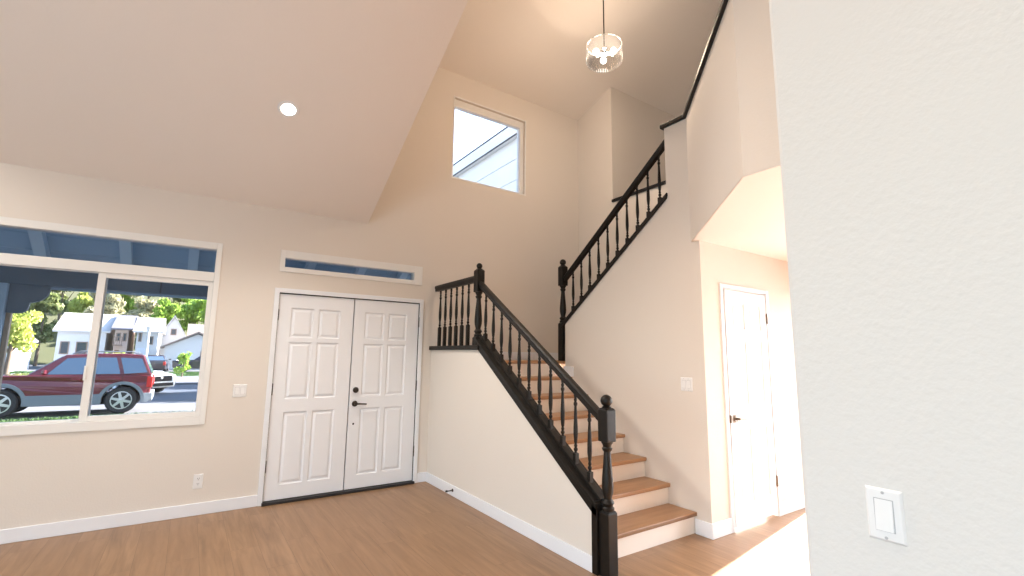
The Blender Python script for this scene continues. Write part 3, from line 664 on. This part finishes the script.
def house(label, x0, x1, y0, y1, ze, zr, ridge, wall, roof, wins=(), doors=(), garage=None, balc=None, over=.35):
    """eaves at ze, ridge at zr; ridge runs along 'x' or 'y' (a gable to the street)"""
    h = tag(empty('house', ((x0 + x1) / 2, y0, GZ)), label, 'house')
    b = MB()
    if ridge == 'x':
        ym = (y0 + y1) / 2; b.prism([(y0, GZ), (y1, GZ), (y1, ze), (ym, zr - .1), (y0, ze)], 'x', x0, x1)
        r_ = MB(); k = (zr - ze) / (ym - y0)
        r_.prism([(y0 - over, ze - k * over), (ym, zr), (y1 + over, ze - k * over), (y1 + over, ze - k * over + .18), (ym, zr + .18), (y0 - over, ze - k * over + .18)], 'x', x0 - over, x1 + over)
    else:
        xm = (x0 + x1) / 2; b.prism([(x0, GZ), (x1, GZ), (x1, ze), (xm, zr - .1), (x0, ze)], 'y', y0, y1)
        r_ = MB(); k = (zr - ze) / (xm - x0)
        r_.prism([(x0 - over, ze - k * over), (xm, zr), (x1 + over, ze - k * over), (x1 + over, ze - k * over + .18), (xm, zr + .18), (x0 - over, ze - k * over + .18)], 'y', y0 - over, y1 + over)
    b.build('wall', wall, h); r_.build('roof', roof, h)
    for a, c, d, e in wins:
        f = frame('window', M['h_trim'], a, c, d, e, y0 - .06, y0 + .02, .09, .09, .09, .09, h, 0)
        box('pane', M['h_pane'], a + .08, c - .08, y0 - .03, y0 - .01, d + .08, e - .08, f)
    for a, c, d in doors: box('door', M['h_door'], a, c, y0 - .06, y0 + .02, GZ, d, h)
    if garage:
        b = MB(); a, c, d = garage
        for i in range(4):
            b.box(a, c, y0 - .05, y0, GZ + i * (d - GZ) / 4 + .02, GZ + (i + 1) * (d - GZ) / 4 - .02)
        b.build('garage_door', M['garage'], h)
    if balc:
        a, c, d = balc; b = MB(); b.box(a, c, y0 - 1.0, y0, d - .12, d); b.box(a, c, y0 - 1.0, y0 - .94, d + .75, d + .83)
        n = int((c - a) / .16)
        for i in range(n + 1): b.box(a + i * (c - a) / n - .025, a + i * (c - a) / n + .025, y0 - .99, y0 - .95, d, d + .8)
        b.build('balcony', M['h_trim'], h)
    return h
house('long white house under a pale roof, partly behind the yellow green tree', -11.1, -7.35, HY, HY + 8, 3.4, 5.25, 'x', M['h_white'], M['r_light'], wins=[(-9.6, -8.7, 1.0, 2.3), (-10.8, -10.1, 1.0, 2.3)])
house('two-storey tan house under a grey roof with brown doorway, right of the mullion', -6.6, -5.5, HY - .5, HY + 7, 3.72, 5.2, 'x', M['h_tan'], M['r_grey'], wins=[(-6.5, -6.1, 2.4, 3.3), (-5.95, -5.6, 2.4, 3.3), (-5.95, -5.6, .5, 1.4)], doors=[(-6.5, -6.1, 1.5)], balc=(-6.6, -5.9, 2.05))
house('white house with a pale garage door, in the middle of the right pane', -4.75, -2.9, HY - 1, HY + 6, 3.5, 5.0, 'x', M['h_white'], M['r_light'], wins=[(-3.9, -3.3, 2.1, 3.0), (-4.6, -4.3, 2.4, 3.4)], garage=(-4.6, -3.5, 1.75))
house('tall white gabled house, highest peak in the right pane', -3.1, -.55, HY + 6.9, HY + 8.4, 3.3, 5.7, 'y', M['h_white'], M['r_light'], wins=[(-2.1, -1.5, 3.4, 4.2)])
house('low cream garage house with tan roof at the right of the right pane', -2.1, 3.4, HY - 5, HY + .5, 1.9, 3.35, 'y', M['h_white'], M['r_tan'], wins=[(1.0, 1.7, .6, 1.5)], garage=(-1.0, .4, 1.3))
house('long pale house with tan roof behind the cream garage', -.05, 5.5, HY + 3, HY + 6.2, 3.3, 4.6, 'x', M['h_tan'], M['r_tan'], wins=[(.5, 1.3, 2.1, 3.0)])
house('grey house with gable at the far left of the left pane', -16.8, -12.6, HY - 8, HY - 1, 2.4, 4.2, 'y', M['h_grey'], M['r_grey'], wins=[(-14.0, -13.4, .9, 2.2), (-13.2, -12.9, .9, 2.2)], garage=(-16.2, -14.4, 1.6))
lp = tag(empty('lamp_post', (-2.95, 50, GZ)), 'slim white lamp post on the far side of the street', 'lamp post')
MB().tube([(-2.95, 50, GZ), (-2.95, 50, 3.1)], [.13, .09], 10).build('post', M['h_white'], lp, smooth=40)
b = MB(); b.lathe([(.10, 3.1), (.17, 3.15), (.19, 3.42), (.21, 3.44), (.05, 3.6)], (-2.95, 50, 0), 10); b.build('lantern', M['h_white'], lp, smooth=40)

gl = tag(empty('garden_light', (-3.33, 15.4, GZ)), 'small black garden spotlight on a stake at the lower left of the window', 'garden light')
MB().tube([(-3.33, 15.4, GZ), (-3.31, 15.4, GZ + .17)], [.018, .025], 8).build('stake', M['slot'], gl)
MB().tube([(-3.45, 15.38, GZ + .17), (-3.38, 15.38, GZ + .20), (-3.20, 15.4, GZ + .235)], [.045, .05, .038], 10).build('lamp_head', M['slot'], gl, smooth=50)

# ------------------------------------------------------------------ outside: cars
def car_paint(name, c, metallic=.25): return mat(name, c, .28, metallic, .5, .8)
M['tyre'] = noise_mat('tyre_rubber', (.018, .018, .020), (.03, .03, .032), 20, .8)
M['rim'] = mat('alloy_rim', (.62, .63, .65), .3, .8)
M['car_glass'] = mat('car_window_glass', (.09, .14, .21), .04, 0, 1.0)
M['cladding'] = noise_mat('grey_cladding', (.13, .155, .18), (.16, .185, .21), 8, .5)
M['under'] = mat('dark_underbody', (.012, .012, .014), .8)
M['tail'] = mat('red_lamp_lens', (.55, .03, .025), .2); M['amber'] = mat('amber_lens', (.75, .30, .08), .25); M['clearlamp'] = mat('clear_lamp_lens', (.75, .78, .82), .12, .2)
def interp(tab, x):
    if x <= tab[0][0]: return tab[0][1]
    for (a, va), (c, vc) in zip(tab, tab[1:]):
        if x <= c: return va + (vc - va) * (x - a) / (c - a)
    return tab[-1][1]
def vehicle(name, label, cat, loc, rz, P):
    """local: rear axle at x=0, front = +x, left = +y, ground z=0"""
    t = tag(empty(name, loc, rz), label, cat)
    r, wb, W = P['r'], P['wb'], P['W']; x0, x1 = P['x0'], P['x1']; zs, arch = P['sill'], P['r'] + .075
    # lower body side polygon with wheel arches cut in
    def side_poly(top, z0=zs):
        pl = []
        for cx in (0, wb):
            a0 = math.asin(max(min((z0 - r) / arch, 1), -1)); 
            pl += [(cx + arch * math.cos(th), r + arch * math.sin(th)) for th in [math.pi - a0 - (math.pi - 2 * a0) * i / 14 for i in range(15)]]
        return [(x0 + .03, z0 + .16), (x0 + .10, z0)] + pl + [(x1 - .10, z0), (x1 - .02, z0 + .16)] + top
    top = [(x1 - .0, P['nose']), (x1 - .10, P['nose'] + .10)] + P['hood'][::-1] + [(P['belt'][0], P['belt'][1]), (x0 + .02, P['belt'][1] - .02), (x0 - .0, P['belt'][1] - .25)]
    pl = side_poly(top)
    hw = lambda x, z: W / 2 * (1 - .10 * max(0, (x - (wb + .25)) / (x1 - wb - .25)) ** 2 - .07 * max(0, (-.35 - x) / (-.35 - x0)) ** 2) * (1 - .05 * max(0, (z - .75) / .5))
    b = MB(); b.loft([(x, -hw(x, z), z) for x, z in pl], [(x, hw(x, z), z) for x, z in pl])
    body = b.build('body', P['paint'], t, .035, local=True, segs=3)
    # cabin: sides lean in
    g = P['cabin']; zb, zt, li = P['belt'][1] - .03, P['roof'], P['lean']     # g = [rear bottom, rear top, front top, front bottom] x
    def cab(m, y_in, dz0=0, dz1=0):
        return [(g[0], hw(g[0], zb) - .02 - y_in, zb + dz0), (g[3], hw(1.2, zb) - .02 - y_in, zb + dz0), (g[2], W / 2 - li - y_in, zt - .05 + dz1), (g[1], W / 2 - li - y_in, zt - .04 + dz1)]
    A = cab(0, 0); b = MB(); Lp = [Vector(p) for p in A]; Rp = [Vector((p.x, -p.y, p.z)) for p in Lp]
    b.add(Lp + Rp, [(0, 1, 2, 3), (4, 7, 6, 5), (0, 4, 5, 1), (1, 5, 6, 2), (2, 6, 7, 3), (3, 7, 4, 0)])
    rf = [(g[2], zt - .05), ((g[1] + g[2]) / 2 + .2, zt), ((g[1] + g[2]) / 2 - .5, zt), (g[1], zt - .04)]
    b.loft([(x, W / 2 - li - .04, z) if 0 < i < 3 else (x, W / 2 - li, z) for i, (x, z) in enumerate(rf)], [(x, -W / 2 + li + .04, z) if 0 < i < 3 else (x, -W / 2 + li, z) for i, (x, z) in enumerate(rf)])
    b.build('cabin', P['paint'], t, .03, local=True)
    # glass: windows as thin panels on the leaning sides, and screens
    def on_side(x, f, out=.006):        # f: 0 belt .. 1 roof
        yb = W / 2 * .95 - .02; yt = W / 2 - li
        return (x, yb + (yt - yb) * f + out, zb + (zt - .05 - zb) * f)
    for s in (1, -1):
        for q in P['wins']:
            pts = [on_side(x, f) for x, f in q]; pin = [on_side(x, f, -.03) for x, f in q]
            MB().loft([(x, s * y, z) for x, y, z in pin], [(x, s * y, z) for x, y, z in pts]).build('side_window', M['car_glass'], t, local=True)
    def screen(name, xb, xt, out):
        yb, yt = W / 2 * .86, W / 2 - li - .06; za, zc = zb + .06, zt - .11
        fa, fc = .06 / (zt - zb), 1 - .07 / (zt - zb); xa = xb + (xt - xb) * fa; xc = xb + (xt - xb) * fc
        MB().loft([(xa, -yb, za), (xa, yb, za), (xc, yt, zc), (xc, -yt, zc)], [(xa + out, -yb, za + .01), (xa + out, yb, za + .01), (xc + out, yt, zc + .01), (xc + out, -yt, zc + .01)]).build(name, M['car_glass'], t, local=True)
    screen('windscreen', g[3], g[2], .012); screen('rear_window', g[0], g[1], -.012)
    # wheels
    for cx in (0, wb):
        for s in (1, -1):
            wl = MB(); y = s * (W / 2 - .12)
            wl.lathe([(r * .62, -.105), (r * .88, -.115), (r * .97, -.09), (r, -.05), (r, .05), (r * .97, .09), (r * .88, .115), (r * .62, .105)], (cx, y, r), 28, 'y')
            o = wl.build('wheel', M['tyre'], t, smooth=40, local=True)
            rm = MB(); q = r * .66; yo = y + s * .105
            rm.lathe([(q, -.03 * s), (q, .012 * s), (q * .9, .014 * s), (q * .88, -.03 * s)], (cx, yo, r), 28, 'y', caps=False)
            rm.lathe([(q * .26, -.03 * s), (q * .26, .008 * s), (q * .12, .018 * s)], (cx, yo, r), 14, 'y')
            for k in range(6):
                a = R(60 * k + 15); ca, sa = math.cos(a), math.sin(a); h = q * .15
                P0 = lambda rad, w, yy: (cx + ca * rad - sa * w, yo + s * yy, r + sa * rad + ca * w)
                rm.loft([P0(q * .2, -h, -.02), P0(q * .2, h, -.02), P0(q * .2, h, .010), P0(q * .2, -h, .010)], [P0(q * .92, -h * .8, -.02), P0(q * .92, h * .8, -.02), P0(q * .92, h * .8, .008), P0(q * .92, -h * .8, .008)])
            rm.build('rim', M['rim'], o, smooth=35, local=True)
            MB().lathe([(q * .86, -.05 * s), (q * .86, -.035 * s)], (cx, yo, r), 20, 'y').build('brake_disc', M['under'], o, local=True)
    b = MB(); b.box(x0 + .3, x1 - .3, -W / 2 + .25, W / 2 - .25, zs - .05, zs + .2); b.build('underbody', M['under'], t, local=True)
    # cladding along sills, arches and bumpers
    if P.get('clad'):
        zc = P['clad']
        zl = zs - .02; zz_ = [zl + (zc - zl) * k / 6 for k in range(7)]; ch_ = lambda z: math.sqrt(max(arch ** 2 - (z - r) ** 2, 0)) + .004
        bands = [[(x0 - .02, zc), (x0 - .02, zl + .12), (x0 + .08, zl)] + [(-ch_(z), z) for z in zz_],
                 [(ch_(z), z) for z in zz_[::-1]] + [(wb - ch_(z), z) for z in zz_],
                 [(wb + ch_(z), z) for z in zz_[::-1]] + [(x1 - .08, zl), (x1 + .02, zl + .12), (x1 + .02, zc - .03)]]
        for s in (1, -1):
            for band in bands:
                c_ = MB(); c_.loft([(x, s * (hw(x, .6) - .02), z) for x, z in band], [(x, s * (hw(x, .6) + .022), z) for x, z in band]); c_.build('side_cladding', M['cladding'], t, .01, local=True)
            for cx in (0, wb):
                l_ = MB(); ths = [R(-8 + 196 * i / 18) for i in range(19)]
                for ta, tb in zip(ths, ths[1:]):
                    pa = [(cx + k * math.cos(q), r + k * math.sin(q)) for q in (ta, tb) for k in (arch - .005, arch + .085)]
                    order = [pa[0], pa[1], pa[3], pa[2]]
                    l_.loft([(x, s * (hw(x, .6) - .02), z) for x, z in order], [(x, s * (hw(x, .6) + .024), z) for x, z in order])
                l_.build('arch_trim', M['cladding'], t, local=True); weld(COL.objects[-1])
        b = MB(); b.box(x0 - .05, x0 + .2, -W / 2 + .05, W / 2 - .05, zs + .02, zc); b.build('rear_bumper', M['cladding'], t, .03, local=True)
        b = MB(); b.box(x1 - .2, x1 + .05, -W / 2 + .08, W / 2 - .08, zs + .02, zc - .05); b.build('front_bumper', M['cladding'], t, .03, local=True)
    for s in (1, -1):
        mx = g[3] - .42; b = MB(); b.loft([(mx - .03, s * (W / 2 - .03), zb + .05), (mx + .10, s * (W / 2 - .03), zb + .05), (mx + .08, s * (W / 2 - .03), zb + .17), (mx - .03, s * (W / 2 - .03), zb + .18)],
            [(mx - .02, s * (W / 2 + .19), zb + .07), (mx + .06, s * (W / 2 + .19), zb + .07), (mx + .05, s * (W / 2 + .18), zb + .18), (mx - .02, s * (W / 2 + .18), zb + .19)]); b.build('mirror', P['paint'], t, .02, local=True)
        for hx_ in P['handles']:
            b = MB(); b.box(hx_ - .10, hx_ + .10, s * hw(0, .95) - .01, s * hw(0, .95) + s * .035 + .01, zb - .13, zb - .09); b.build('door_handle', P['paint'], t, .01, local=True)
        ya, yb = sorted((s * W * .37, s * (hw(x0 + .1, .9) + .008))); b = MB(); b.box(x0 - .012, x0 + .13, ya, yb, P['belt'][1] - .40, P['belt'][1] - .08); b.build('tail_lamp', M['tail'], t, .012, local=True)
        zz = P['nose'] + .02; b = MB(); b.loft([(x1 - .02, s * W * .22, zz - .08), (x1 - .32, s * W * .45, zz - .03), (x1 - .34, s * W * .45, zz + .10), (x1 - .06, s * W * .22, zz + .06)],
            [(x1 + .012, s * W * .24, zz - .08), (x1 - .28, s * W * .475, zz - .03), (x1 - .32, s * W * .47, zz + .11), (x1 - .04, s * W * .24, zz + .07)]); b.build('headlamp', M['clearlamp'], t, local=True)
    b = MB(); b.box(x1 - .06, x1 + .03, -W * .31, W * .31, P['nose'] - .17, P['nose'] + .06); b.build('grille', M['under'], t, .01, local=True)
    if P.get('bar'):
        b = MB(); b.ball((x1 + .03, 0, P['nose'] - .03), .07, 12, 6, (.2, 1.0, .8)); b.build('badge', M['rim'], t, local=True)
        b = MB(); b.box(x1 - .1, x1 + .02, -W * .36, W * .36, zs + .08, zs + .22); b.build('lower_intake', M['under'], t, local=True)
    if P.get('rack'):
        for s in (1, -1):
            MB().tube([(g[1] + .1, s * (W / 2 - li - .12), zt - .01), (g[1] + .3, s * (W / 2 - li - .12), zt + .06), (g[2] - .3, s * (W / 2 - li - .12), zt + .06), (g[2] - .12, s * (W / 2 - li - .12), zt - .02)], .018, 8).build('roof_rail', M['cladding'], t, local=True)
    for dxp in P.get('seams', ()):
        for s in (1, -1):
            b = MB(); b.box(dxp - .006, dxp + .006, min(s * hw(dxp, 1) , s * (hw(dxp, 1) + .002)), max(s * hw(dxp, 1), s * (hw(dxp, 1) + .002)), zs + .12, zb - .01); b.build('door_seam', M['under'], t, local=True)
    return t
M['p_red'] = car_paint('maroon_car_paint', (.13, .014, .02)); M['p_white'] = car_paint('white_car_paint', (.88, .89, .91), 0); M['p_dark'] = car_paint('charcoal_car_paint', (.045, .035, .042)); M['p_silver'] = car_paint('silver_car_paint', (.5, .52, .55))
SUV = dict(r=.40, wb=2.62, W=1.86, x0=-.70, x1=3.46, sill=.33, nose=.98, hood=[(2.12, 1.17), (2.7, 1.16), (3.2, 1.10)], belt=(2.05, 1.17), cabin=[-.68, -.42, 1.40, 2.18], roof=1.80, lean=.24, paint=M['p_red'], clad=.60, handles=(.16, 1.10), rack=True,
    wins=[[(.93, .08), (1.74, .08), (1.36, .84), (.93, .88)], [(.10, .08), (.82, .08), (.82, .88), (.24, .88)], [(-.56, .14), (.0, .08), (.14, .88), (-.38, .84)]], seams=(.875, .03))
vehicle('car', 'maroon off-road wagon with grey lower cladding parked just outside the big window', 'car', (-1.60, 19.75, GZ), R(181), SUV)
SED = dict(r=.34, wb=2.75, W=1.84, x0=-.9, x1=3.62, sill=.26, nose=.72, hood=[(2.0, 1.0), (2.8, .95), (3.3, .86)], belt=(1.95, 1.02), cabin=[-.7, -.1, 1.0, 2.15], roof=1.52, lean=.27, paint=M['p_white'], handles=(.5, 1.5), bar=True,
    wins=[[(.98, .10), (1.86, .10), (1.05, .86), (.98, .9)], [(-.1, .10), (.9, .10), (.9, .9), (.1, .88)]], seams=(.94,))
vehicle('car', 'white car facing the window, half hidden behind the maroon wagon', 'car', (-3.65, 29.0, GZ), R(-41), SED)
PICK = dict(SUV); PICK.update(paint=M['p_dark'], clad=None, wb=3.0, x1=3.9, hood=[(2.3, 1.12), (2.9, 1.09), (3.5, 1.03)], belt=(2.2, 1.12), cabin=[-.2, .1, 1.4, 2.3], rack=False,
    wins=[[(1.05, .10), (2.0, .10), (1.42, .84), (1.06, .88)], [(.25, .10), (.97, .10), (.98, .88), (.36, .88)]], seams=(1.0,))
vehicle('pickup_truck', 'dark pickup parked across the street, facing left behind the green shrub', 'truck', (2.75, 54.6, GZ), R(177), PICK)
D2 = dict(SED); D2.update(paint=M['p_dark'], bar=False)
vehicle('car', 'dark car with its tail toward the street, left of the pickup', 'car', (-2.5, 54.2, GZ), R(88), D2)
D3 = dict(SED); D3.update(paint=M['p_silver'], bar=False)
vehicle('car', 'silver car parked beyond the bonnet of the maroon wagon, far left', 'car', (-15.2, 49, GZ), R(178), D3)
